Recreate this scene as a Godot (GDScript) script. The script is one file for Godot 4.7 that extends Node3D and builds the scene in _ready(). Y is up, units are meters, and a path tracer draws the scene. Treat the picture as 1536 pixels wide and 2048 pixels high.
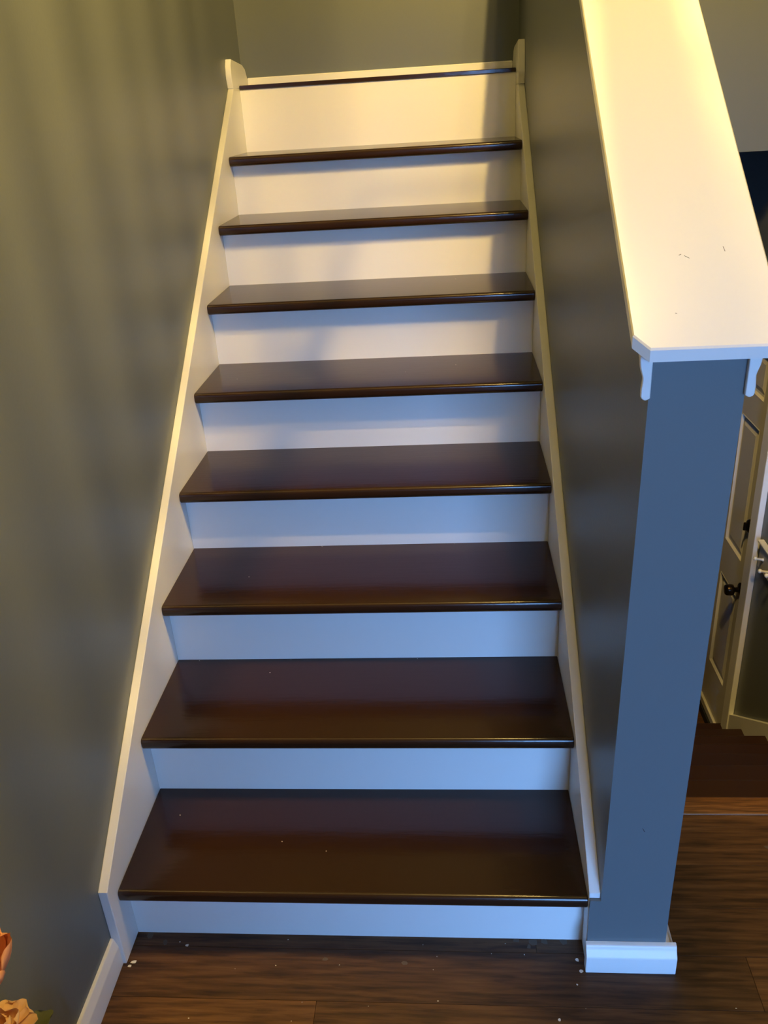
extends Node3D
# Split-level foyer: one flight up, one flight down, sloped half wall between.

# ---------------------------------------------------------------- measures
const NY := [0.1763, 0.3633, 0.5517, 0.7392, 0.9297, 1.1233, 1.3173, 1.5063, 1.7252]   # tread tops
const NZ := [0.0, -0.2577, -0.5238, -0.7865, -1.0468, -1.3070, -1.5667, -1.8256, -2.0816]  # nosing fronts
const W := 0.9787      # clear width of the flight up
const OV := 0.043      # nosing overhang
const TH := 0.0305     # tread thickness
const ZB := -2.285     # wall at the head of the flight
const XR := 2.055      # right hand wall
const ZF := 2.6       # front wall behind the camera
const CEIL := 4.1
const DR := 0.178      # riser of the flight down
const DT := 0.2535
const DZ := -0.46
const LOW := -1.424    # lower floor

var M := {}
var used := {}

# ---------------------------------------------------------------- helpers
func lin(r: float, g: float, b: float) -> Color:
	return Color(r, g, b).linear_to_srgb()

func numbered(n: String) -> String:
	if not used.has(n):
		used[n] = 0
		return n
	used[n] += 1
	return "%s_%03d" % [n, used[n]]

func tag(o: Node, label: String, category: String = "", group: String = "", kind: String = "") -> Node:
	if label: o.set_meta("label", label)
	if category: o.set_meta("category", category)
	if group: o.set_meta("group", group)
	if kind: o.set_meta("kind", kind)
	return o

func base(called: String, at := Vector3.ZERO) -> Node3D:
	var o := Node3D.new()
	o.name = numbered(called)
	add_child(o, true)
	o.position = at
	return o

func begin() -> SurfaceTool:
	var st := SurfaceTool.new()
	st.begin(Mesh.PRIMITIVE_TRIANGLES)
	return st

func put(st: SurfaceTool, called: String, mat: Material, parent: Node = self) -> MeshInstance3D:
	var o := MeshInstance3D.new()
	o.mesh = st.commit()
	o.material_override = mat
	o.name = numbered(called) if parent == self else called
	parent.add_child(o, true)
	return o

func put_mesh(m: Mesh, called: String, mat: Material, parent: Node = self) -> MeshInstance3D:
	var o := MeshInstance3D.new()
	o.mesh = m
	o.material_override = mat
	o.name = numbered(called) if parent == self else called
	parent.add_child(o, true)
	return o

# one triangle whose front looks along the mean of its normals
func tri(st: SurfaceTool, a: Vector3, b: Vector3, c: Vector3, na: Vector3, nb: Vector3, nc: Vector3) -> void:
	var face := (b - a).cross(c - a)
	if face.length_squared() < 1e-16: return
	var flip := face.dot(na + nb + nc) > 0.0   # front faces run clockwise
	st.set_normal(na); st.set_uv(Vector2.ZERO); st.add_vertex(a)
	if flip:
		st.set_normal(nc); st.set_uv(Vector2.ZERO); st.add_vertex(c)
		st.set_normal(nb); st.set_uv(Vector2.ZERO); st.add_vertex(b)
	else:
		st.set_normal(nb); st.set_uv(Vector2.ZERO); st.add_vertex(b)
		st.set_normal(nc); st.set_uv(Vector2.ZERO); st.add_vertex(c)

func quad(st: SurfaceTool, a: Vector3, b: Vector3, c: Vector3, d: Vector3, n: Vector3) -> void:
	tri(st, a, b, c, n, n, n)
	tri(st, a, c, d, n, n, n)

func inset(p: PackedVector2Array, d: float, ccw: float) -> PackedVector2Array:
	var out := PackedVector2Array()
	var n := p.size()
	for i in n:
		var e0 := (p[i] - p[(i + n - 1) % n]).normalized()
		var e1 := (p[(i + 1) % n] - p[i]).normalized()
		var n0 := Vector2(-e0.y, e0.x) * ccw
		var n1 := Vector2(-e1.y, e1.x) * ccw
		var k: float = 1.0 + n0.dot(n1)
		out.append(p[i] + (n0 + n1) * (d / maxf(k, 0.3)))
	return out

# A prism: polygon p in the plane (u, v), from o along w for h, with its two end rims bevelled by b.
func prism(st: SurfaceTool, p: PackedVector2Array, o: Vector3, u: Vector3, v: Vector3, w: Vector3, h: float, b := 0.0) -> void:
	var n := p.size()
	var area := 0.0
	for i in n: area += p[i].cross(p[(i + 1) % n])
	var ccw := 1.0 if area > 0.0 else -1.0
	var rings := []
	var heights := []
	if b > 0.0:
		rings = [inset(p, b, ccw), p, p, inset(p, b, ccw)]
		heights = [0.0, b, h - b, h]
	else:
		rings = [p, p]
		heights = [0.0, h]
	var at := func(q: Vector2, t: float) -> Vector3:
		var r: Vector3 = o + u * q.x + v * q.y + w * t
		return r
	var nx := (v.cross(w)).normalized()     # normals stay true where the axes are skewed
	var ny := (w.cross(u)).normalized()
	var sgn := 1.0 if u.cross(v).dot(w) > 0.0 else -1.0
	nx *= sgn; ny *= sgn
	var en := []
	for i in n:
		var e := (p[(i + 1) % n] - p[i]).normalized()
		en.append(Vector2(e.y, -e.x) * ccw)
	for k in rings.size() - 1:
		var tilt := 0.0
		if b > 0.0 and k == 0: tilt = -0.7
		if b > 0.0 and k == 2: tilt = 0.7
		for i in n:
			var j := (i + 1) % n
			var prev: Vector2 = en[(i + n - 1) % n]
			var here: Vector2 = en[i]
			var next: Vector2 = en[j]
			var a2: Vector2 = (prev + here).normalized() if prev.dot(here) > 0.8 else here
			var b2: Vector2 = (next + here).normalized() if next.dot(here) > 0.8 else here
			var na := ((nx * a2.x + ny * a2.y).normalized() + w.normalized() * tilt).normalized()
			var nb := ((nx * b2.x + ny * b2.y).normalized() + w.normalized() * tilt).normalized()
			var q00: Vector3 = at.call(rings[k][i], heights[k])
			var q10: Vector3 = at.call(rings[k][j], heights[k])
			var q01: Vector3 = at.call(rings[k + 1][i], heights[k + 1])
			var q11: Vector3 = at.call(rings[k + 1][j], heights[k + 1])
			tri(st, q00, q10, q11, na, nb, nb)
			tri(st, q00, q11, q01, na, nb, na)
	var idx := Geometry2D.triangulate_polygon(rings[0])
	var cap := u.cross(v).normalized() * sgn
	for k in range(0, idx.size(), 3):
		tri(st, at.call(rings[0][idx[k]], 0.0), at.call(rings[0][idx[k + 1]], 0.0), at.call(rings[0][idx[k + 2]], 0.0), -cap, -cap, -cap)
		var m := rings.size() - 1
		tri(st, at.call(rings[m][idx[k]], h), at.call(rings[m][idx[k + 1]], h), at.call(rings[m][idx[k + 2]], h), cap, cap, cap)

func rect(x0: float, y0: float, x1: float, y1: float) -> PackedVector2Array:
	return PackedVector2Array([Vector2(x0, y0), Vector2(x1, y0), Vector2(x1, y1), Vector2(x0, y1)])

# corners rounded by r (one radius per corner)
func rounded(p: PackedVector2Array, r: Array, seg := 4) -> PackedVector2Array:
	var out := PackedVector2Array()
	var n := p.size()
	for i in n:
		if r[i] <= 0.0:
			out.append(p[i]); continue
		var d0 := (p[(i + n - 1) % n] - p[i]).normalized()
		var d1 := (p[(i + 1) % n] - p[i]).normalized()
		var a: Vector2 = p[i] + d0 * r[i]
		var c: Vector2 = p[i] + d1 * r[i]
		for k in seg + 1:
			var t := float(k) / seg
			out.append(a.lerp(p[i], t).lerp(p[i].lerp(c, t), t))
	return out

func box(st: SurfaceTool, lo: Vector3, hi: Vector3, b := 0.0) -> void:
	if b > 0.0:
		var p := rounded(rect(lo.x, lo.y, hi.x, hi.y), [b, b, b, b], 1)
		prism(st, p, Vector3(0, 0, lo.z), Vector3.RIGHT, Vector3.UP, Vector3.BACK, hi.z - lo.z, b)
	else:
		prism(st, rect(lo.x, lo.y, hi.x, hi.y), Vector3(0, 0, lo.z), Vector3.RIGHT, Vector3.UP, Vector3.BACK, hi.z - lo.z)

# turned shape: profile (radius, height) about an axis
func lathe(st: SurfaceTool, prof: PackedVector2Array, o: Vector3, axis: Vector3, seg := 24) -> void:
	var w := axis.normalized()
	var u := w.cross(Vector3.UP if absf(w.y) < 0.9 else Vector3.RIGHT).normalized()
	var v := w.cross(u)
	for k in prof.size() - 1:
		var d := (prof[k + 1] - prof[k]).normalized()
		var e := Vector2(d.y, -d.x)
		var e0 := e
		var e1 := e
		if k > 0:
			var dp := (prof[k] - prof[k - 1]).normalized()
			var ep := Vector2(dp.y, -dp.x)
			if ep.dot(e) > 0.6: e0 = (e + ep).normalized()
		if k < prof.size() - 2:
			var dn := (prof[k + 2] - prof[k + 1]).normalized()
			var ef := Vector2(dn.y, -dn.x)
			if ef.dot(e) > 0.6: e1 = (e + ef).normalized()
		for i in seg:
			var a0 := TAU * i / seg
			var a1 := TAU * (i + 1) / seg
			var r0 := u * cos(a0) + v * sin(a0)
			var r1 := u * cos(a1) + v * sin(a1)
			var p00 := o + r0 * prof[k].x + w * prof[k].y
			var p01 := o + r1 * prof[k].x + w * prof[k].y
			var p10 := o + r0 * prof[k + 1].x + w * prof[k + 1].y
			var p11 := o + r1 * prof[k + 1].x + w * prof[k + 1].y
			var n00 := r0 * e0.x + w * e0.y
			var n01 := r1 * e0.x + w * e0.y
			var n10 := r0 * e1.x + w * e1.y
			var n11 := r1 * e1.x + w * e1.y
			tri(st, p00, p01, p11, n00, n01, n11)
			tri(st, p00, p11, p10, n00, n11, n10)

func tube(st: SurfaceTool, pts: Array, r: float, seg := 8) -> void:
	for k in pts.size() - 1:
		var a: Vector3 = pts[k]
		var b: Vector3 = pts[k + 1]
		lathe(st, PackedVector2Array([Vector2(0, 0), Vector2(r, 0), Vector2(r, (b - a).length()), Vector2(0, (b - a).length())]), a, b - a, seg)

# ---------------------------------------------------------------- materials
func noise_tex(freq: float, seed_: int, ramp: Gradient = null, normal := false, strength := 1.0, oct := 4, tall := 512) -> NoiseTexture2D:
	var f := FastNoiseLite.new()
	f.noise_type = FastNoiseLite.TYPE_SIMPLEX_SMOOTH
	f.seed = seed_
	f.frequency = freq
	f.fractal_octaves = oct
	var t := NoiseTexture2D.new()
	t.width = 512; t.height = tall
	t.seamless = true
	t.noise = f
	if ramp: t.color_ramp = ramp
	if normal:
		t.as_normal_map = true
		t.bump_strength = strength
	return t

func ramp(stops: Array) -> Gradient:
	var g := Gradient.new()
	var off := PackedFloat32Array()
	var col := PackedColorArray()
	for s in stops:
		off.append(s[0]); col.append(s[1])
	g.offsets = off
	g.colors = col
	return g

func mat(c: Color, rough: float, spec := 0.5) -> StandardMaterial3D:
	var m := StandardMaterial3D.new()
	m.albedo_color = c
	m.roughness = rough
	m.metallic_specular = spec
	return m

func triplanar(m: StandardMaterial3D, scale: Vector3, off := Vector3.ZERO) -> StandardMaterial3D:
	m.uv1_triplanar = true
	m.uv1_world_triplanar = true
	m.uv1_scale = scale
	m.uv1_offset = off
	return m

func make_materials() -> void:
	# brushed semi-gloss white paint
	var brush := noise_tex(0.02, 3, null, true, 2.0)
	var w := mat(lin(0.86, 0.85, 0.82), 0.36)
	w.normal_enabled = true; w.normal_texture = brush; w.normal_scale = 0.12
	M.white = triplanar(w, Vector3(0.9, 5, 5))
	var wc := mat(lin(0.86, 0.85, 0.82), 0.3)
	wc.normal_enabled = true; wc.normal_texture = brush; wc.normal_scale = 0.1
	M.white_cap = triplanar(wc, Vector3(5, 1.2, 0.9))
	M.door = mat(lin(0.62, 0.60, 0.56), 0.42)
	# slate grey satin wall paint
	var g := mat(lin(0.138, 0.155, 0.160), 0.42)
	g.normal_enabled = true
	g.normal_texture = noise_tex(0.05, 9, null, true, 1.5)
	g.normal_scale = 0.10
	M.grey = triplanar(g, Vector3(3, 3, 3))
	# dark brown gloss floor paint on the treads
	var t := mat(lin(0.029, 0.0115, 0.0055), 0.18)
	t.normal_enabled = true; t.normal_texture = brush; t.normal_scale = 0.12
	M.tread = triplanar(t, Vector3(0.7, 6, 6))
	M.tread_down = triplanar(mat(lin(0.030, 0.010, 0.006), 0.42), Vector3.ONE)
	# floor boards
	var grain := noise_tex(0.012, 21, ramp([[0.0, lin(0.026, 0.010, 0.0036)], [0.3, lin(0.068, 0.029, 0.0095)], [0.5, lin(0.102, 0.0445, 0.0145)], [0.75, lin(0.138, 0.063, 0.0215)], [1.0, lin(0.18, 0.092, 0.036)]]), false, 1.0, 6, 1024)
	grain.noise.domain_warp_enabled = true
	grain.noise.domain_warp_amplitude = 55.0
	grain.noise.domain_warp_frequency = 0.006
	grain.noise.fractal_gain = 0.58
	var relief := noise_tex(0.02, 22, null, true, 3.0, 5)
	M.planks = []
	for i in 7:
		var p := mat(Color(1, 1, 1).darkened([0.0, 0.1, 0.04, 0.16, 0.07, 0.02, 0.13][i]), 0.5, 0.4)
		p.albedo_texture = grain
		p.normal_enabled = true; p.normal_texture = relief; p.normal_scale = 0.25
		M.planks.append(triplanar(p, Vector3(0.65, 1, 4.5), Vector3(0.37 * i, 0, 0.61 * i)))
	var nz := mat(Color(1.25, 1.2, 1.1), 0.4)
	nz.albedo_texture = grain
	M.nosing = triplanar(nz, Vector3(1.1, 3, 9.0), Vector3(0.2, 0.3, 0.45))
	M.seam = mat(lin(0.006, 0.004, 0.003), 0.9)
	M.bronze = mat(lin(0.035, 0.022, 0.014), 0.24)
	M.bronze.metallic = 0.85
	M.black = mat(lin(0.008, 0.008, 0.008), 0.7)
	M.speck = mat(lin(0.75, 0.74, 0.7), 0.6)
	M.dust = mat(lin(0.10, 0.075, 0.055), 0.8)
	M.scuff = mat(lin(0.06, 0.055, 0.05), 0.8)
	M.ceiling = mat(lin(0.3, 0.29, 0.27), 0.9)  # unseen ceiling, kept dark so less lamp light bounces back
	M.iron = mat(lin(0.02, 0.018, 0.016), 0.5)
	M.petal = mat(lin(0.88, 0.56, 0.28), 0.75)
	M.petal.backlight_enabled = true; M.petal.backlight = lin(0.25, 0.12, 0.05)
	M.petal_deep = mat(lin(0.85, 0.40, 0.20), 0.75)
	M.petal_deep.backlight_enabled = true; M.petal_deep.backlight = lin(0.22, 0.07, 0.03)
	M.leaf = mat(lin(0.085, 0.095, 0.03), 0.6)
	M.vase = mat(lin(0.25, 0.2, 0.15), 0.4)
	var gl := mat(Color(0.9, 0.95, 1.0, 0.06), 0.02)
	gl.transparency = BaseMaterial3D.TRANSPARENCY_ALPHA
	M.glass = gl
	var b := mat(lin(1, 0.8, 0.5), 0.4)
	b.emission_enabled = true; b.emission = lin(1.0, 0.74, 0.36); b.emission_energy_multiplier = 3.0
	M.bulb = b

# ---------------------------------------------------------------- the flight up
func skirt_line(z: float, right: bool) -> float:
	return (0.1905 + (0.0151 - z) * 0.7245) if right else (0.2163 + (0.034 - z) * 0.7263)

func make_stairs_up() -> void:
	var s := base("staircase")
	tag(s, "straight flight up with glossy dark brown treads and white risers between grey walls", "staircase")
	for n in 9:
		var zb: float = NZ[n] - OV
		var y0: float = 0.0 if n == 0 else NY[n - 1] - 0.002
		var y1: float = (NY[n] - TH + 0.001) if n < 8 else NY[8] - 0.014
		var r := begin()
		box(r, Vector3(0.0005, y0, zb - 0.018), Vector3(W - 0.0005, y1, zb), 0.0)
		put(r, "riser", M.white, s)
	for n in 8:
		var y: float = NY[n]
		var zf: float = NZ[n]
		var zb: float = NZ[n + 1] - OV
		var p := rounded(PackedVector2Array([Vector2(zb, y - TH), Vector2(zf, y - TH), Vector2(zf, y), Vector2(zb, y)]), [0.0, 0.013, 0.011, 0.0], 6)
		var t := begin()
		prism(t, p, Vector3(0.0006, 0, 0), Vector3.BACK, Vector3.UP, Vector3.RIGHT, W - 0.0012, 0.0015)
		put(t, "tread", M.tread, s)
	var l := begin()
	box(l, Vector3(0.0006, NY[8] - 0.014, ZB), Vector3(W - 0.0006, NY[8], NZ[8] - OV + 0.005), 0.002)
	tag(put(l, "landing_board", M.tread, s), "dark floor edge at the head of the flight")
	for right in [false, true]:
		var zt := -2.03
		var z0 := 0.004 if right else 0.034
		var x0: float = W if right else -0.0198
		var th := 0.022 if right else 0.0198
		var yt := skirt_line(zt, right)
		var poly := PackedVector2Array([Vector2(z0, 0), Vector2(z0, skirt_line(z0, right)), Vector2(zt, yt), Vector2(ZB, yt), Vector2(ZB, 1.40), Vector2(-0.35, 0.0)])
		var b := begin()
		prism(b, poly, Vector3(x0, 0, 0), Vector3.BACK, Vector3.UP, Vector3.RIGHT, th, 0.0015)
		put(b, "skirt_board", M.white, s)
		# the short board that finishes the skirt on the landing
		var top := 1.806
		var e := PackedVector2Array([Vector2(zt + 0.003, yt + 0.0005), Vector2(zt + 0.012, yt + 0.03), Vector2(zt + 0.006, yt + 0.07), Vector2(zt - 0.012, top), Vector2(-2.215, top - 0.012), Vector2(-2.255, top - 0.024), Vector2(-2.276, top - 0.05), Vector2(-2.282, yt + 0.03), Vector2(-2.282, yt + 0.0005)])
		var c := begin()
		prism(c, e, Vector3(x0, 0, 0), Vector3.BACK, Vector3.UP, Vector3.RIGHT, th, 0.0015)
		put(c, "end_block", M.white, s)
	var bb := begin()
	box(bb, Vector3(0.0006, NY[8], ZB), Vector3(W - 0.0006, 1.7525, ZB + 0.013), 0.003)
	put(bb, "landing_trim", M.white, s)
	# drips and chips of white paint along the edges of the treads
	var rng := RandomNumberGenerator.new()
	rng.seed = 5
	var d := begin()
	for k in 18:
		var n := rng.randi_range(0, 5)
		var zr: float = NZ[n + 1] - OV
		var at := Vector3(rng.randf_range(0.03, W - 0.03), NY[n] + 0.0004, zr + (rng.randf_range(0.002, 0.006) if k % 2 == 0 else rng.randf_range(0.02, 0.24)))
		fleck(d, at, rng.randf_range(0.0006, 0.0013), rng)
	var dm := put(d, "paint_fleck", M.speck, s)
	dm.set_meta("kind", "stuff")

func fleck(st: SurfaceTool, at: Vector3, r: float, rng: RandomNumberGenerator) -> void:
	var ring := []
	var n := 7
	var k := rng.randf_range(0.6, 1.8)
	for i in n:
		var a := TAU * i / n
		var q := r * rng.randf_range(0.7, 1.3)
		ring.append(at + Vector3(cos(a) * q * k, -0.0003, sin(a) * q))
	for i in n:
		var p: Vector3 = ring[i]
		var q2: Vector3 = ring[(i + 1) % n]
		tri(st, at + Vector3(0, 0.0003, 0), p, q2, Vector3.UP, Vector3.UP, Vector3.UP)

# ---------------------------------------------------------------- half wall
func cap_y(z: float) -> float:
	return 1.3135 + 0.7265 * (0.045 - z)

func make_half_wall() -> void:
	var s := base("wall_center")
	tag(s, "sloped grey half wall between the two flights with a white cap and blue-lit end", "wall", "", "structure")
	# the wall stands a little out of plumb towards its free end, straight along the skirt
	var face := func(right: bool, y: float, z: float) -> Vector3:
		var away := clampf(1.0 + z / 2.3, 0.0, 1.0)
		var l := 0.0125 * clampf((y - maxf(skirt_line(z, true), 0.0)) / 1.1, 0.0, 1.0) * away
		return Vector3((1.136 if right else W + 0.022) + l, y, z)
	var zs := [0.012, -0.1, -0.22, -0.36, -0.4999, -0.5, -0.8, -1.1, -1.4, -1.7, -2.0, ZB]
	var rows := func(z: float) -> Array:
		var k := skirt_line(z, true)
		var t := cap_y(z) - 0.021
		return [LOW if z <= -0.5 else 0.0, k, lerpf(k, t, 0.25), lerpf(k, t, 0.5), lerpf(k, t, 0.75), t]
	var st := begin()
	for i in zs.size() - 1:
		var za: float = zs[i]
		var zb: float = zs[i + 1]
		var ra: Array = rows.call(za)
		var rb: Array = rows.call(zb)
		for j in 5:
			quad(st, face.call(false, ra[j], za), face.call(false, rb[j], zb), face.call(false, rb[j + 1], zb), face.call(false, ra[j + 1], za), Vector3.LEFT)
			quad(st, face.call(true, ra[j], za), face.call(true, rb[j], zb), face.call(true, rb[j + 1], zb), face.call(true, ra[j + 1], za), Vector3.RIGHT)
		quad(st, face.call(false, ra[5], za), face.call(true, ra[5], za), face.call(true, rb[5], zb), face.call(false, rb[5], zb), Vector3(0, 0.81, 0.587))
	for e in [[0, Vector3.BACK], [zs.size() - 1, Vector3.FORWARD]]:
		var ze: float = zs[e[0]]
		var re: Array = rows.call(ze)
		for j in 5:
			quad(st, face.call(false, re[j], ze), face.call(true, re[j], ze), face.call(true, re[j + 1], ze), face.call(false, re[j + 1], ze), e[1])
	quad(st, Vector3(W + 0.022, LOW, -0.4999), Vector3(1.136, LOW, -0.4999), Vector3(1.136, 0, -0.4999), Vector3(W + 0.022, 0, -0.4999), Vector3.BACK)
	put(st, "wall_core", M.grey, s)
	var f := begin()
	box(f, Vector3(W + 0.001, 0.0, 0.0042), Vector3(W + 0.024, 0.186, 0.0121))
	put(f, "wall_foot", M.grey, s)
	# cap board, its top parallel to the flight
	var c := 0.021
	var outline := PackedVector2Array([Vector2(0.981, ZB), Vector2(0.981, 0.045 - c), Vector2(0.981 + c, 0.045), Vector2(1.187 - c, 0.045), Vector2(1.187, 0.045 - c), Vector2(1.187, ZB)])
	var cp := begin()
	var up := 0.7265
	prism(cp, outline, Vector3(0, 1.3135 + up * 0.045 - 0.0205, 0), Vector3.RIGHT, Vector3(0, -up, 1), Vector3.UP, 0.0205, 0.002)
	tag(put(cp, "cap", M.white_cap, s), "wide white cap board with clipped corners")
	# scotia moulding under the cap on both faces
	for side in [-1.0, 1.0]:
		var prof := PackedVector2Array([Vector2(0, 0), Vector2(0.009, 0.003), Vector2(0.0105, 0.012), Vector2(0.0085, 0.03), Vector2(0.011, 0.042), Vector2(0.0175, 0.052), Vector2(0.0185, 0.058), Vector2(0.016, 0.062), Vector2(0, 0.062)])
		for i in prof.size():
			prof[i] = Vector2(prof[i].x * (1.05 if side > 0 else 1.0), prof[i].y)
		var x0: float = (W + 0.033) if side < 0 else 1.146
		var m := begin()
		var z1 := 0.019
		prism(m, prof, Vector3(x0, cap_y(z1) - 0.0215 - 0.062, z1), Vector3(side, 0, 0), Vector3.UP, Vector3(0, 0.7265, -1), 2.29, 0.0008)
		# level end of the profile that laps the face of the post
		put(m, "cap_moulding", M.white, s)
	# the lap of the moulding ends over the front of the wall
	for side in [-1.0, 1.0]:
		var q := PackedVector2Array()
		var lap := [[0.0, 0.0], [0.0065, -0.004], [0.013, 0.0], [0.0135, 0.012], [0.0118, 0.03], [0.0165, 0.044], [0.0182, 0.058], [0.0182, 0.064], [0.0, 0.064]]
		for e in lap: q.append(Vector2(e[0], e[1]))
		var x1: float = (W + 0.034) if side < 0 else 1.1455
		var e2 := begin()
		prism(e2, rounded(q, [0, 0.003, 0.003, 0.002, 0.004, 0.004, 0.002, 0, 0], 3), Vector3(x1 - side * 0.0, 1.2345, 0.0125), Vector3(side, 0, 0), Vector3.UP, Vector3(0, 0, 1), 0.0085, 0.001)
		put(e2, "moulding_end", M.white, s)
	# base moulding round the end of the wall
	var bp := rounded(PackedVector2Array([Vector2(0, 0), Vector2(0.021, 0), Vector2(0.021, 0.046), Vector2(0.012, 0.058), Vector2(0.009, 0.068), Vector2(0, 0.07)]), [0, 0.002, 0.004, 0.004, 0.003, 0], 3)
	var b := begin()
	prism(b, bp, Vector3(W - 0.003, 0, 0.0125), Vector3.BACK, Vector3.UP, Vector3.RIGHT, 1.157 - W + 0.003, 0.001)
	put(b, "base_moulding", M.white, s)
	var b2 := begin()
	prism(b2, bp, Vector3(1.1365, 0, 0.0125), Vector3.RIGHT, Vector3.UP, Vector3.FORWARD, 0.405, 0.001)
	put(b2, "base_moulding", M.white, s)
	var sc := begin()
	prism(sc, PackedVector2Array([Vector2(1.066, 0.385), Vector2(1.069, 0.382), Vector2(1.0725, 0.3745), Vector2(1.0705, 0.375)]), Vector3(0, 0, 0.0119), Vector3.RIGHT, Vector3.UP, Vector3.BACK, 0.0006)
	put(sc, "scuff_mark", M.scuff, s)
	# hairs and scuffs lying on the cap
	var sp := begin()
	for e in [[1.075, -0.09, 0.008, 0.6], [1.066, -0.094, 0.004, -0.5], [1.13, -0.1, 0.008, 1.4], [1.045, -0.005, 0.0025, 0.2]]:
		var o3: Vector3 = Vector3(e[0], cap_y(e[1]) + 0.0002, e[1])
		var dir: Vector3 = Vector3(cos(e[3]), -0.7265 * sin(e[3]), sin(e[3])) * e[2]
		var sd: Vector3 = Vector3(-sin(e[3]), -0.7265 * cos(e[3]), cos(e[3])) * 0.0004
		quad(sp, o3 - dir * 0.5 - sd, o3 + dir * 0.5 - sd, o3 + dir * 0.5 + sd, o3 - dir * 0.5 + sd, Vector3(0, 0.81, 0.587))
	put(sp, "scuff_mark", M.scuff, s).set_meta("kind", "stuff")

# ---------------------------------------------------------------- room
func slab(called: String, lo: Vector3, hi: Vector3, m: Material, label: String, category := "wall") -> MeshInstance3D:
	var st := begin()
	box(st, lo, hi)
	var o := put(st, called, m)
	tag(o, label, category, "", "structure")
	return o

func make_room() -> void:
	slab("wall_left", Vector3(-0.17, LOW, ZB - 0.15), Vector3(-0.02, CEIL, ZF), M.grey, "tall slate grey wall along the left side of the stairs")
	slab("wall_back", Vector3(-0.17, 1.40, ZB - 0.15), Vector3(XR + 0.15, CEIL, ZB), M.grey, "grey wall closing the head of the stairs, its lower edge over the dark opening")
	slab("wall_understairs", Vector3(-0.17, LOW, ZB - 0.13), Vector3(1.136, 1.398, ZB - 0.005), M.grey, "wall below the landing behind the flight up, hidden by it")
	var wr := base("wall_right")
	tag(wr, "dark grey wall on the right with the white panelled door and peg rack", "wall", "", "structure")
	for r in [[-2.222, ZF, LOW - 0.1, CEIL], [-4.5, -2.984, LOW - 0.1, CEIL], [-2.984, -2.222, 0.695, CEIL], [-2.984, -2.222, LOW - 0.1, -1.335]]:
		var st := begin()
		box(st, Vector3(XR, r[2], r[0]), Vector3(XR + 0.15, r[3], r[1]))
		put(st, "wall_section", M.grey, wr)
	slab("wall_hall", Vector3(1.0, LOW - 0.1, -4.65), Vector3(XR + 0.15, 1.40, -4.5), M.grey, "dark wall at the far end of the lower hall")
	slab("wall_hallway", Vector3(1.0, LOW - 0.1, -4.5), Vector3(1.14, 1.40, ZB - 0.14), M.grey, "grey wall on the left of the lower hall")
	slab("ceiling_hall", Vector3(0.9, 1.40, -4.65), Vector3(XR + 0.15, 1.55, ZB - 0.15), M.ceiling, "low ceiling of the dark lower hall beyond the header", "ceiling")
	slab("ceiling", Vector3(-0.17, CEIL, ZB - 0.15), Vector3(XR + 0.15, CEIL + 0.15, ZF + 0.15), M.ceiling, "unseen ceiling high over the foyer, toned down to bounce less light", "ceiling")
	# front wall out of view; doorway placed to let blue daylight reach the stairs
	var wx0 := 0.98
	var wx1 := 1.88
	var wy1 := 2.05
	var f := base("wall_front")
	tag(f, "unseen grey front wall of the foyer, its doorway placed to let blue daylight onto the stairs", "wall", "", "structure")
	for r in [[-0.17, -0.1, wx0, CEIL], [wx1, -0.1, XR + 0.15, CEIL], [wx0, wy1, wx1, CEIL], [wx0, -0.1, wx1, 0.0]]:
		var st := begin()
		box(st, Vector3(r[0], r[1], ZF), Vector3(r[2], r[3], ZF + 0.15))
		put(st, "wall_section", M.grey, f)
	var dr := base("door_2", Vector3(wx0, 0, ZF))
	tag(dr, "unseen white entry door, its open leaf added to shade the left side from the daylight", "door", "", "structure")
	for r in [[0.0, 0.0, 0.035, wy1], [wx1 - wx0 - 0.035, 0.0, wx1 - wx0, wy1], [0.035, wy1 - 0.035, wx1 - wx0 - 0.035, wy1]]:
		var st := begin()
		box(st, Vector3(r[0], r[1], 0.0), Vector3(r[2], r[3], 0.15), 0.003)
		put(st, "jamb", M.white, dr)
	var lf := begin()
	box(lf, Vector3(-0.045, 0.012, -0.89), Vector3(0.0, 2.0, -0.01), 0.003)
	for y in [[0.22, 0.85], [1.02, 1.72], [1.80, 1.92]]:
		for z in [[-0.78, -0.50], [-0.40, -0.12]]:
			box(lf, Vector3(-0.052, y[0], z[0]), Vector3(0.007, y[1], z[1]), 0.006)
	put(lf, "leaf", M.door, dr)  # open leaf added out of view to shade the left side from daylight
	# left baseboard, from the foot of the skirt forward
	var bp := rounded(PackedVector2Array([Vector2(0, 0), Vector2(0.0125, 0), Vector2(0.0125, 0.055), Vector2(0.009, 0.066), Vector2(0.006, 0.078), Vector2(0, 0.08)]), [0, 0.001, 0.003, 0.003, 0.002, 0], 3)
	var b := begin()
	prism(b, bp, Vector3(-0.02, 0, 0.0345), Vector3.RIGHT, Vector3.UP, Vector3.BACK, ZF - 0.035, 0.0)
	tag(put(b, "baseboard_left", M.white), "narrow moulded white baseboard at the foot of the left wall", "baseboard", "", "structure")

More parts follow.
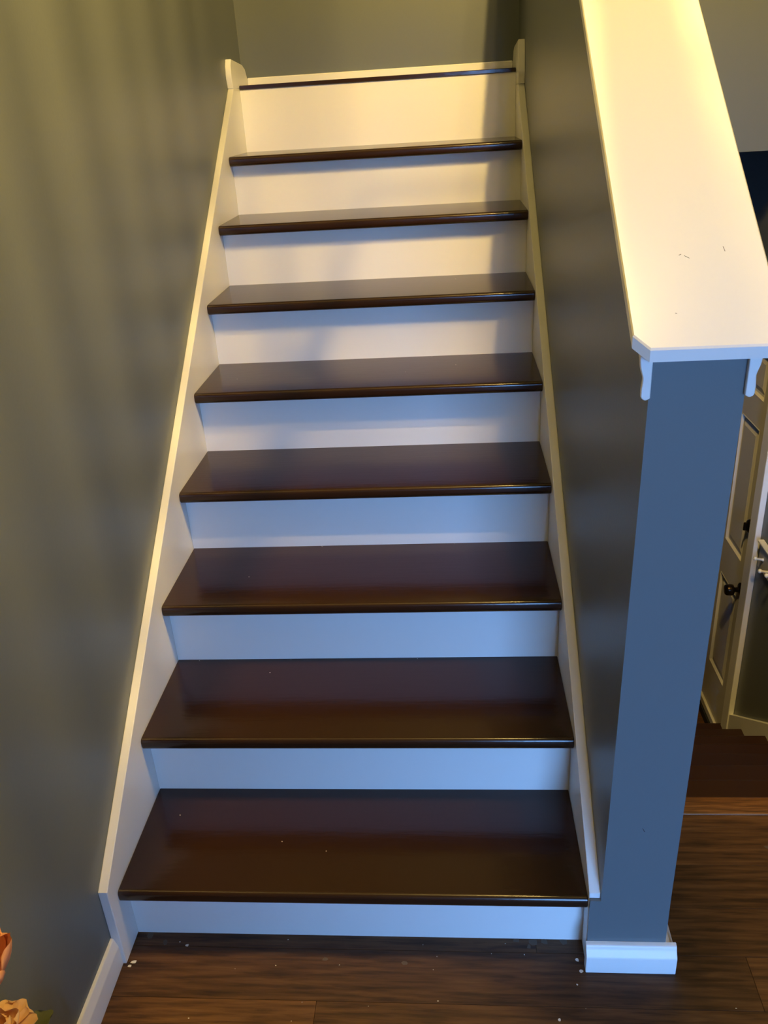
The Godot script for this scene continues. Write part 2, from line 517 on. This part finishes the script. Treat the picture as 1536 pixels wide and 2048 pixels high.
func make_floor() -> void:
	var rng := RandomNumberGenerator.new()
	rng.seed = 11
	var f := base("floor")
	tag(f, "dark brown wood plank floor of the foyer at the foot of the stairs", "floor", "", "structure")
	var s := begin()
	prism(s, PackedVector2Array([Vector2(-0.02, ZF), Vector2(XR, ZF), Vector2(XR, -0.44), Vector2(1.13, -0.44), Vector2(1.13, -0.06), Vector2(-0.02, -0.06)]), Vector3(0, -0.16, 0), Vector3.RIGHT, Vector3.BACK, Vector3.UP, 0.15)
	put(s, "subfloor", M.seam, f)
	var pw := 0.1176
	var k := 0
	var row := -5
	while true:
		var z0 := 0.108 + pw * row
		var z1 := z0 + pw
		row += 1
		if z0 > ZF: break
		var za := maxf(z0, -0.40)
		var zb := minf(z1, ZF)
		var x := -0.02
		var first := true
		var off := fposmod(row * 0.43 + 0.13, 1.1) + 0.1
		while x < XR - 0.001:
			var x1 := minf(x + (off if first else rng.randf_range(0.85, 1.25)), XR)
			if row - 1 == 0 and first: x1 = 0.424     # the joint that shows below the bottom step
			if row - 1 == -1 and first: x1 = 1.31
			if XR - x1 < 0.15: x1 = XR
			first = false
			# leave out what the stairs and the half wall cover
			var xa := x
			var skip := false
			var zc := za
			if z1 < 0.02:
				if x1 < 1.137: skip = z1 < -0.043
				if not skip and xa < 1.13 and z1 < -0.043: xa = 1.13
			if not skip and zb > zc + 0.004 and x1 > xa + 0.01:
				var g := 0.0003
				var st := begin()
				if z0 < -0.043 and z1 > -0.043 and xa < 1.13:
					var left := begin()
					box(left, Vector3(xa + g, -0.01, -0.05), Vector3(minf(x1, 1.13) - g, 0.0, zb - g), 0.0005)
					put(left, "plank", M.planks[k % 7], f)
					if x1 > 1.2:
						box(st, Vector3(1.13 + g, -0.01, zc + g), Vector3(x1 - g, 0.0, zb - g), 0.0005)
						put(st, "plank", M.planks[k % 7], f)
				else:
					box(st, Vector3(xa + g, -0.01, zc + g), Vector3(x1 - g, 0.0, zb - g), 0.0005)
					put(st, "plank", M.planks[k % 7], f)
				k += rng.randi_range(1, 4)
			x = x1
	# proud bullnose strip along the top of the flight down
	var n := begin()
	var pr := rounded(PackedVector2Array([Vector2(-0.398, -0.01), Vector2(-0.398, 0.0045), Vector2(-0.46, 0.004), Vector2(-0.46, -0.022), Vector2(-0.44, -0.022), Vector2(-0.44, -0.01)]), [0, 0.004, 0.01, 0.008, 0, 0], 4)
	prism(n, pr, Vector3(1.1372, 0, 0), Vector3.BACK, Vector3.UP, Vector3.RIGHT, XR - 1.1374, 0.001)
	tag(put(n, "nosing_strip", M.nosing, f), "lighter wood nosing strip where the flight down begins")
	# specks of white paint and dust left by the painting
	var d := begin()
	for i in 24:
		fleck(d, Vector3(rng.randf_range(0.1, 1.3), 0.0004, rng.randf_range(-0.02, 0.24) if i % 3 else rng.randf_range(-0.035, 0.05)), rng.randf_range(0.0005, 0.0013), rng)
	for e in [[0.91, 0.135, 0.004], [0.955, 0.06, 0.002], [0.12, -0.012, 0.003], [0.014, 0.030, 0.004], [0.008, 0.040, 0.003], [0.968, 0.03, 0.004], [0.962, 0.005, 0.004]]:
		fleck(d, Vector3(e[0], 0.0004, e[1]), e[2], rng)
	put(d, "paint_fleck", M.speck, f).set_meta("kind", "stuff")
	var d2 := begin()
	for e in [[0.07, -0.018, 0.007], [0.865, -0.024, 0.006], [0.875, -0.036, 0.009], [0.90, -0.038, 0.008], [0.84, -0.039, 0.006], [0.60, 0.02, 0.004], [0.43, 0.015, 0.004], [1.45, -0.30, 0.005], [0.94, -0.039, 0.008], [0.03, -0.036, 0.009]]:
		fleck(d2, Vector3(e[0], 0.0003, e[1]), e[2], rng)
	put(d2, "dust_smear", M.dust, f).set_meta("kind", "stuff")

# ---------------------------------------------------------------- the flight down and the lower hall
func make_stairs_down() -> void:
	var s := base("staircase")
	tag(s, "dark red-brown flight going down on the right behind the half wall", "staircase")
	var x0 := 1.137
	var x1 := XR - 0.021
	for k in range(0, 8):
		var zr := DZ - DT * k + 0.025
		var st := begin()
		box(st, Vector3(x0, -DR * (k + 1), zr - 0.018), Vector3(x1, -DR * k - 0.024, zr))
		put(st, "riser", M.tread_down, s)
	for k in range(1, 8):
		var zf := DZ - DT * k
		var y := -DR * k
		var p := rounded(PackedVector2Array([Vector2(zf, y - 0.026), Vector2(zf, y), Vector2(zf + DT + 0.02, y), Vector2(zf + DT + 0.02, y - 0.026)]), [0.011, 0.011, 0, 0], 4)
		var t := begin()
		prism(t, p, Vector3(x0, 0, 0), Vector3.BACK, Vector3.UP, Vector3.RIGHT, x1 - x0, 0.001)
		put(t, "tread", M.tread_down, s)
	var sl := DR / DT
	var f := func(z: float) -> float: return -1.118 + (z + 2.14) * sl
	var poly := PackedVector2Array([Vector2(-2.139, LOW), Vector2(-2.139, f.call(-2.139)), Vector2(-0.56, f.call(-0.56)), Vector2(-0.462, -0.03), Vector2(-0.462, -0.30), Vector2(-1.95, LOW)])
	var b := begin()
	prism(b, poly, Vector3(x1, 0, 0), Vector3.BACK, Vector3.UP, Vector3.RIGHT, 0.021, 0.0015)
	put(b, "skirt_board", M.white, s)
	# floor of the lower hall
	var fl := base("floor")
	tag(fl, "dark wood floor of the lower hall at the foot of the flight down", "floor", "", "structure")
	var i := 0
	var z := -2.2
	while z > -4.5:
		var z2 := maxf(z - 0.1176, -4.5)
		var st := begin()
		box(st, Vector3(1.14, LOW - 0.1, z2 + 0.0006), Vector3(XR, LOW, z - 0.0006), 0.0009)
		put(st, "plank", M.planks[(i * 3) % 7], fl)
		z = z2
		i += 1

func panel_mesh(z0: float, z1: float, y0: float, y1: float) -> SurfaceTool:
	# a raised panel sunk in the leaf; steps[i] = [inset, depth]
	var st := begin()
	var steps := [[0.0, 0.0], [0.004, 0.0015], [0.012, -0.010], [0.022, -0.011], [0.046, -0.003], [0.048, -0.003]]
	var ring := func(e: Array) -> Array:
		var i: float = e[0]
		var x: float = -e[1]
		return [Vector3(x, y0 + i, z0 + i), Vector3(x, y0 + i, z1 - i), Vector3(x, y1 - i, z1 - i), Vector3(x, y1 - i, z0 + i)]
	for k in steps.size() - 1:
		var a: Array = ring.call(steps[k])
		var c: Array = ring.call(steps[k + 1])
		for i in 4:
			var j := (i + 1) % 4
			var n := ((a[j] - a[i]) as Vector3).cross(c[i] - a[i]).normalized()
			if n.x > 0.0: n = -n
			quad(st, a[i], a[j], c[j], c[i], n)
	var e: Array = ring.call(steps[-1])
	quad(st, e[0], e[1], e[2], e[3], Vector3.LEFT)
	return st

func make_door() -> void:
	var yb := -1.335
	var yt := 0.695
	var zn := -2.222
	var zf := -2.984
	var d := base("door_1", Vector3(XR - 0.004, 0, 0))
	tag(d, "white six-panel door with dark knob on the right wall below the stairs", "door", "", "structure")
	# stiles and rails round the six openings
	var cols := [[-2.315, -2.557], [-2.652, -2.893]]
	var rows := [[-1.092, -0.556], [-0.374, 0.279], [0.402, 0.600]]
	var st := begin()
	for z in [[zn, cols[0][0]], [cols[0][1], cols[1][0]], [cols[1][1], zf]]:
		box(st, Vector3(0.0, yb, z[1]), Vector3(0.04, yt, z[0]))
	for c in cols:
		for y in [[yb, rows[0][0]], [rows[0][1], rows[1][0]], [rows[1][1], rows[2][0]], [rows[2][1], yt]]:
			box(st, Vector3(0.0, y[0], c[1]), Vector3(0.04, y[1], c[0]))
	box(st, Vector3(0.025, yb, zf), Vector3(0.045, yt, zn))
	put(st, "leaf_frame", M.door, d)
	for c in cols:
		for r in rows:
			put(panel_mesh(c[1], c[0], r[0], r[1]), "panel", M.door, d)
	# recess for the leaf is the wall itself; sill below
	var sl := begin()
	box(sl, Vector3(-0.012, yb - 0.042, zf), Vector3(0.003, yb - 0.004, -2.16), 0.002)
	put(sl, "sill", M.door, d)
	var th := begin()
	box(th, Vector3(-0.02, LOW, zf), Vector3(0.003, yb - 0.046, -2.16))
	put(th, "dark_strip", M.black, d)  # black strip filling the gap under the sill
	# knob: rose, neck and barrel
	var k := begin()
	lathe(k, PackedVector2Array([Vector2(0, 0), Vector2(0.033, 0), Vector2(0.033, 0.004), Vector2(0.027, 0.009), Vector2(0.013, 0.012), Vector2(0.011, 0.028), Vector2(0.014, 0.031), Vector2(0.025, 0.036), Vector2(0.0275, 0.046), Vector2(0.0265, 0.064), Vector2(0.022, 0.071), Vector2(0.0, 0.073)]), Vector3(0, -0.492, -2.268), Vector3.LEFT, 28)
	tag(put(k, "knob", M.bronze, d), "dark bronze barrel knob")
	var b := begin()
	lathe(b, PackedVector2Array([Vector2(0, 0), Vector2(0.032, 0), Vector2(0.032, 0.006), Vector2(0.028, 0.013), Vector2(0.02, 0.016), Vector2(0, 0.017)]), Vector3(0, -0.158, -2.262), Vector3.LEFT, 28)
	box(b, Vector3(-0.032, -0.178, -2.267), Vector3(-0.015, -0.138, -2.257), 0.003)
	tag(put(b, "deadbolt", M.bronze, d), "dark round thumb-turn deadbolt")
	# casing
	var t := base("trim_1", Vector3(XR, 0, 0))
	tag(t, "flat white casing round the panelled door, its near edge catching light", "trim", "", "structure")
	for r in [[LOW, 0.79, -2.217, -2.14], [LOW, 0.79, -3.066, -2.989], [0.702, 0.79, -2.988, -2.218]]:
		var c := begin()
		box(c, Vector3(-0.026, r[0], r[2]), Vector3(0.0, r[1], r[3]), 0.002)
		put(c, "casing_board", M.white, t)

func make_rack() -> void:
	var r := base("peg_rack", Vector3(XR, 0, 0))
	tag(r, "white wooden peg rack on the dark right wall beside the door casing", "coat rack")
	var st := begin()
	box(st, Vector3(-0.014, -0.268, -2.098), Vector3(0.0, -0.15, -1.5), 0.003)
	put(st, "back_board", M.door, r)
	var tp := begin()
	box(tp, Vector3(-0.026, -0.152, -2.104), Vector3(0.0, -0.140, -1.494), 0.003)
	put(tp, "top_rail", M.white, r)
	for k in 8:
		var z := -2.045 + 0.072 * k
		var p := begin()
		lathe(p, PackedVector2Array([Vector2(0, 0), Vector2(0.009, 0), Vector2(0.0055, 0.005), Vector2(0.005, 0.028), Vector2(0.009, 0.033), Vector2(0.0095, 0.039), Vector2(0.006, 0.043), Vector2(0, 0.044)]), Vector3(-0.014, -0.208 - 0.02 * (k % 2), z), Vector3(-1, 0.18, 0), 14)
		put(p, "peg", M.white, r)

# ---------------------------------------------------------------- flowers in the foreground
func petal_mesh(l: float, w: float, cup: float, curl: float) -> ArrayMesh:
	var st := begin()
	var nu := 8
	var nv := 8
	var P := func(i: int, j: int) -> Vector3:
		var t := float(i) / nu
		var q := float(j) / nv * 2.0 - 1.0
		var half := w * (0.35 + 0.75 * sin(minf(t * 1.25, 1.0) * PI * 0.5)) * sqrt(maxf(1.0 - pow(t, 5.0) * 0.75, 0.0))
		var tip := l * t * (1.0 - 0.16 * q * q * t * t)
		var ruff := 0.06 * w * sin(q * 7.0 + t * 4.0) * t
		return Vector3(q * half, tip - curl * l * t * t * t * 0.35, -cup * w * (1.0 - q * q) * 0.0 + cup * w * q * q * -0.55 + l * 0.22 * sin(t * 2.6) + curl * l * t * t * t * 0.5 + ruff)
	for i in nu:
		for j in nv:
			for q in [[i, j, i + 1, j, i + 1, j + 1], [i, j, i + 1, j + 1, i, j + 1]]:
				for k in [0, 2, 4]:
					st.set_smooth_group(0)
					st.set_uv(Vector2.ZERO)
					st.add_vertex(P.call(q[k], q[k + 1]))
	st.index()
	st.generate_normals()
	return st.commit()

func bloom(called: String, label: String, at: Vector3, size: float, tall: float, deep: Material, pale: Material, open: float, leaves: int, foot: Vector3) -> void:
	var f := base(called, at)
	tag(f, label, "flower")
	var inner := petal_mesh(size * 0.85 * tall, size * 0.42, 0.9, 0.1)
	var outer := petal_mesh(size * 1.1 * tall, size * 0.55, 0.7, 0.55 / tall)
	var rng := RandomNumberGenerator.new()
	rng.seed = 31
	for ring in 3:
		var n: int = [5, 6, 7][ring]
		for i in n:
			var o := put_mesh(inner if ring < 2 else outer, "petal", pale if ring > 0 else deep, f)
			var tilt: float = [0.12, 0.45, 0.85][ring] * open + rng.randf_range(-0.08, 0.08)
			var a := TAU * i / n + ring * 0.5 + rng.randf_range(-0.15, 0.15)
			o.basis = Basis(Vector3.UP, a) * Basis(Vector3.RIGHT, tilt)
			o.position = Basis(Vector3.UP, a) * Vector3(0, -size * 0.45, size * 0.10 * (ring + 1))
	var st := begin()
	tube(st, [foot - at, (foot - at) * 0.5 + Vector3(0.0, -0.02, 0.004), Vector3(0, -size * 0.45, 0)], 0.0035, 8)
	put(st, "stem", M.leaf, f)
	var lf := petal_mesh(0.075, 0.018, 0.5, 0.5)
	for i in leaves:
		var l := put_mesh(lf, "leaf", M.leaf, f)
		l.basis = Basis(Vector3.UP, 0.9 + i * 1.6) * Basis(Vector3.RIGHT, 1.25)
		l.position = Vector3(0.005, -size * 0.6 - 0.01 * i, 0)

func make_flowers() -> void:
	var v := base("floor_vase", Vector3(0.075, 0, 0.47))
	tag(v, "slim tan floor vase holding the peach flowers by the left wall", "vase")
	var st := begin()
	lathe(st, PackedVector2Array([Vector2(0, 0), Vector2(0.06, 0), Vector2(0.066, 0.01), Vector2(0.075, 0.12), Vector2(0.06, 0.24), Vector2(0.035, 0.30), Vector2(0.043, 0.33), Vector2(0.037, 0.33), Vector2(0.03, 0.30), Vector2(0.0, 0.28)]), Vector3.ZERO, Vector3.UP, 32)
	put(st, "body", M.vase, v)
	bloom("silk_flower", "round peach ruffled bloom with green leaves in front of the left wall", Vector3(0.056, 0.468, 0.474), 0.040, 1.0, M.petal, M.petal, 1.0, 2, Vector3(0.088, 0.30, 0.478))
	bloom("silk_flower", "tall narrow salmon bloom standing just above the round peach one", Vector3(0.008, 0.522, 0.448), 0.062, 1.75, M.petal_deep, M.petal_deep, 0.32, 0, Vector3(0.062, 0.30, 0.462))

# ---------------------------------------------------------------- lamp over the foyer, above the picture
const LAMP := Vector3(1.14, 2.95, -0.10)

func make_lamp(energy: float) -> void:
	var c := base("unseen_chandelier", LAMP)  # unseen lamp, shaped and placed to light the stairs and walls
	tag(c, "unseen iron lamp with four warm bulbs, placed over the half wall to light the stairs", "unseen_chandelier")
	var r := begin()
	var top := CEIL - LAMP.y
	for z in [-0.2, 0.2]:
		tube(r, [Vector3(0, 0, z), Vector3(0, top - 0.03, z)], 0.007)
	box(r, Vector3(-0.05, top - 0.03, -0.26), Vector3(0.05, top, 0.26), 0.004)
	put(r, "stem", M.iron, c)
	var bm := begin()
	box(bm, Vector3(-0.0295, -0.015, -0.30), Vector3(0.007, 0.015, 0.30), 0.003)
	put(bm, "added_beam", M.iron, c)  # added under the upright bulbs to dim the cap below
	for y in [-0.14, 0.36]:
		for sx in [-1.0, 1.0]:
			var h := begin()
			box(h, Vector3(sx * 0.15 - 0.006, y - 0.006, -0.31), Vector3(sx * 0.15 + 0.006, y + 0.006, 0.31), 0.002)
			put(h, "rail", M.iron, c)
		for z in [-0.31, 0.31]:
			var h := begin()
			box(h, Vector3(-0.156, y - 0.006, z - 0.006), Vector3(0.156, y + 0.006, z + 0.006), 0.002)
			put(h, "rail", M.iron, c)
	for sx in [-1.0, 1.0]:
		for i in 17:
			var z := -0.31 + 0.62 * i / 16.0
			var b := begin()
			tube(b, [Vector3(sx * 0.15, -0.14, z), Vector3(sx * 0.15, 0.36, z)], 0.0028 + 0.0012 * (i % 3), 6)
			put(b, "streak_rod", M.iron, c)  # out of view, placed to cast soft streaks on walls and risers
	# two bulbs upright over the beam, two hung beside it
	for e in [[0.0, 0.25, -0.09, 1.0, 0.46], [0.0, 0.25, 0.10, 1.0, 0.38], [-0.075, -0.03, 0.0, -1.0, 0.068], [0.075, -0.03, 0.03, -1.0, 0.068]]:
		var at := Vector3(e[0], e[1], e[2])
		var d: float = e[3]
		var s := begin()
		lathe(s, PackedVector2Array([Vector2(0, 0), Vector2(0.012, 0), Vector2(0.012, 0.05), Vector2(0, 0.05)]), at + Vector3(0, -0.09 * d, 0), Vector3.UP * d, 12)
		if d > 0.0:
			tube(s, [Vector3(0, 0.01, e[2]), at + Vector3(0, -0.08, 0)], 0.005)
		else:
			tube(s, [at + Vector3(0, 0.08, 0), Vector3(0, 0.03, e[2])], 0.005)
		put(s, "socket", M.iron, c)
		var b := begin()
		lathe(b, PackedVector2Array([Vector2(0, -0.04), Vector2(0.011, -0.04), Vector2(0.016, -0.015), Vector2(0.024, 0.015), Vector2(0.022, 0.035), Vector2(0.012, 0.055), Vector2(0, 0.06)]), at, Vector3.UP * d, 20)
		put(b, "bulb", M.bulb, c)
		var l := OmniLight3D.new()
		l.name = "bulb_light"
		c.add_child(l, true)
		l.position = at + Vector3(0, 0.015 * d, 0)
		l.light_color = lin(1.0, 0.68, 0.20)
		l.light_energy = energy * float(e[4])
		l.light_size = 0.012
		l.omni_range = 12.0
		l.omni_attenuation = 2.0
		l.shadow_enabled = true

# ---------------------------------------------------------------- build
func _ready() -> void:
	var cam := Camera3D.new()
	cam.name = "camera"
	add_child(cam)
	cam.position = Vector3(0.72687, 1.63851, 1.20856)
	cam.rotation = Vector3(-0.449653, 0.091532, -0.063603)
	cam.keep_aspect = Camera3D.KEEP_HEIGHT
	cam.fov = rad_to_deg(2.0 * atan(1024.0 / 1689.02))
	cam.near = 0.05
	cam.current = true
	var env := Environment.new()
	var sky := Sky.new()
	var ps := ProceduralSkyMaterial.new()
	# clear blue dusk sky; it reaches the stairs through the unseen front doorway behind the camera
	ps.sky_top_color = lin(0.02, 0.05, 0.12)
	ps.sky_horizon_color = lin(0.20, 0.46, 1.0)
	ps.sky_curve = 0.13
	ps.ground_bottom_color = lin(0.004, 0.005, 0.006)
	ps.ground_horizon_color = lin(0.006, 0.007, 0.009)
	ps.ground_curve = 0.05
	ps.sun_angle_max = 0.0
	ps.energy_multiplier = 54.0
	sky.sky_material = ps
	env.background_mode = Environment.BG_SKY
	env.sky = sky
	env.tonemap_mode = Environment.TONE_MAPPER_LINEAR
	env.tonemap_exposure = 1.0
	env.sdfgi_enabled = true
	env.ssao_enabled = true
	env.ssil_enabled = true
	var we := WorldEnvironment.new()
	we.name = "environment"
	we.environment = env
	add_child(we)
	make_materials()
	make_room()
	make_floor()
	make_stairs_up()
	make_half_wall()
	make_stairs_down()
	make_door()
	make_lamp(8.8)
	make_rack()
	make_flowers()
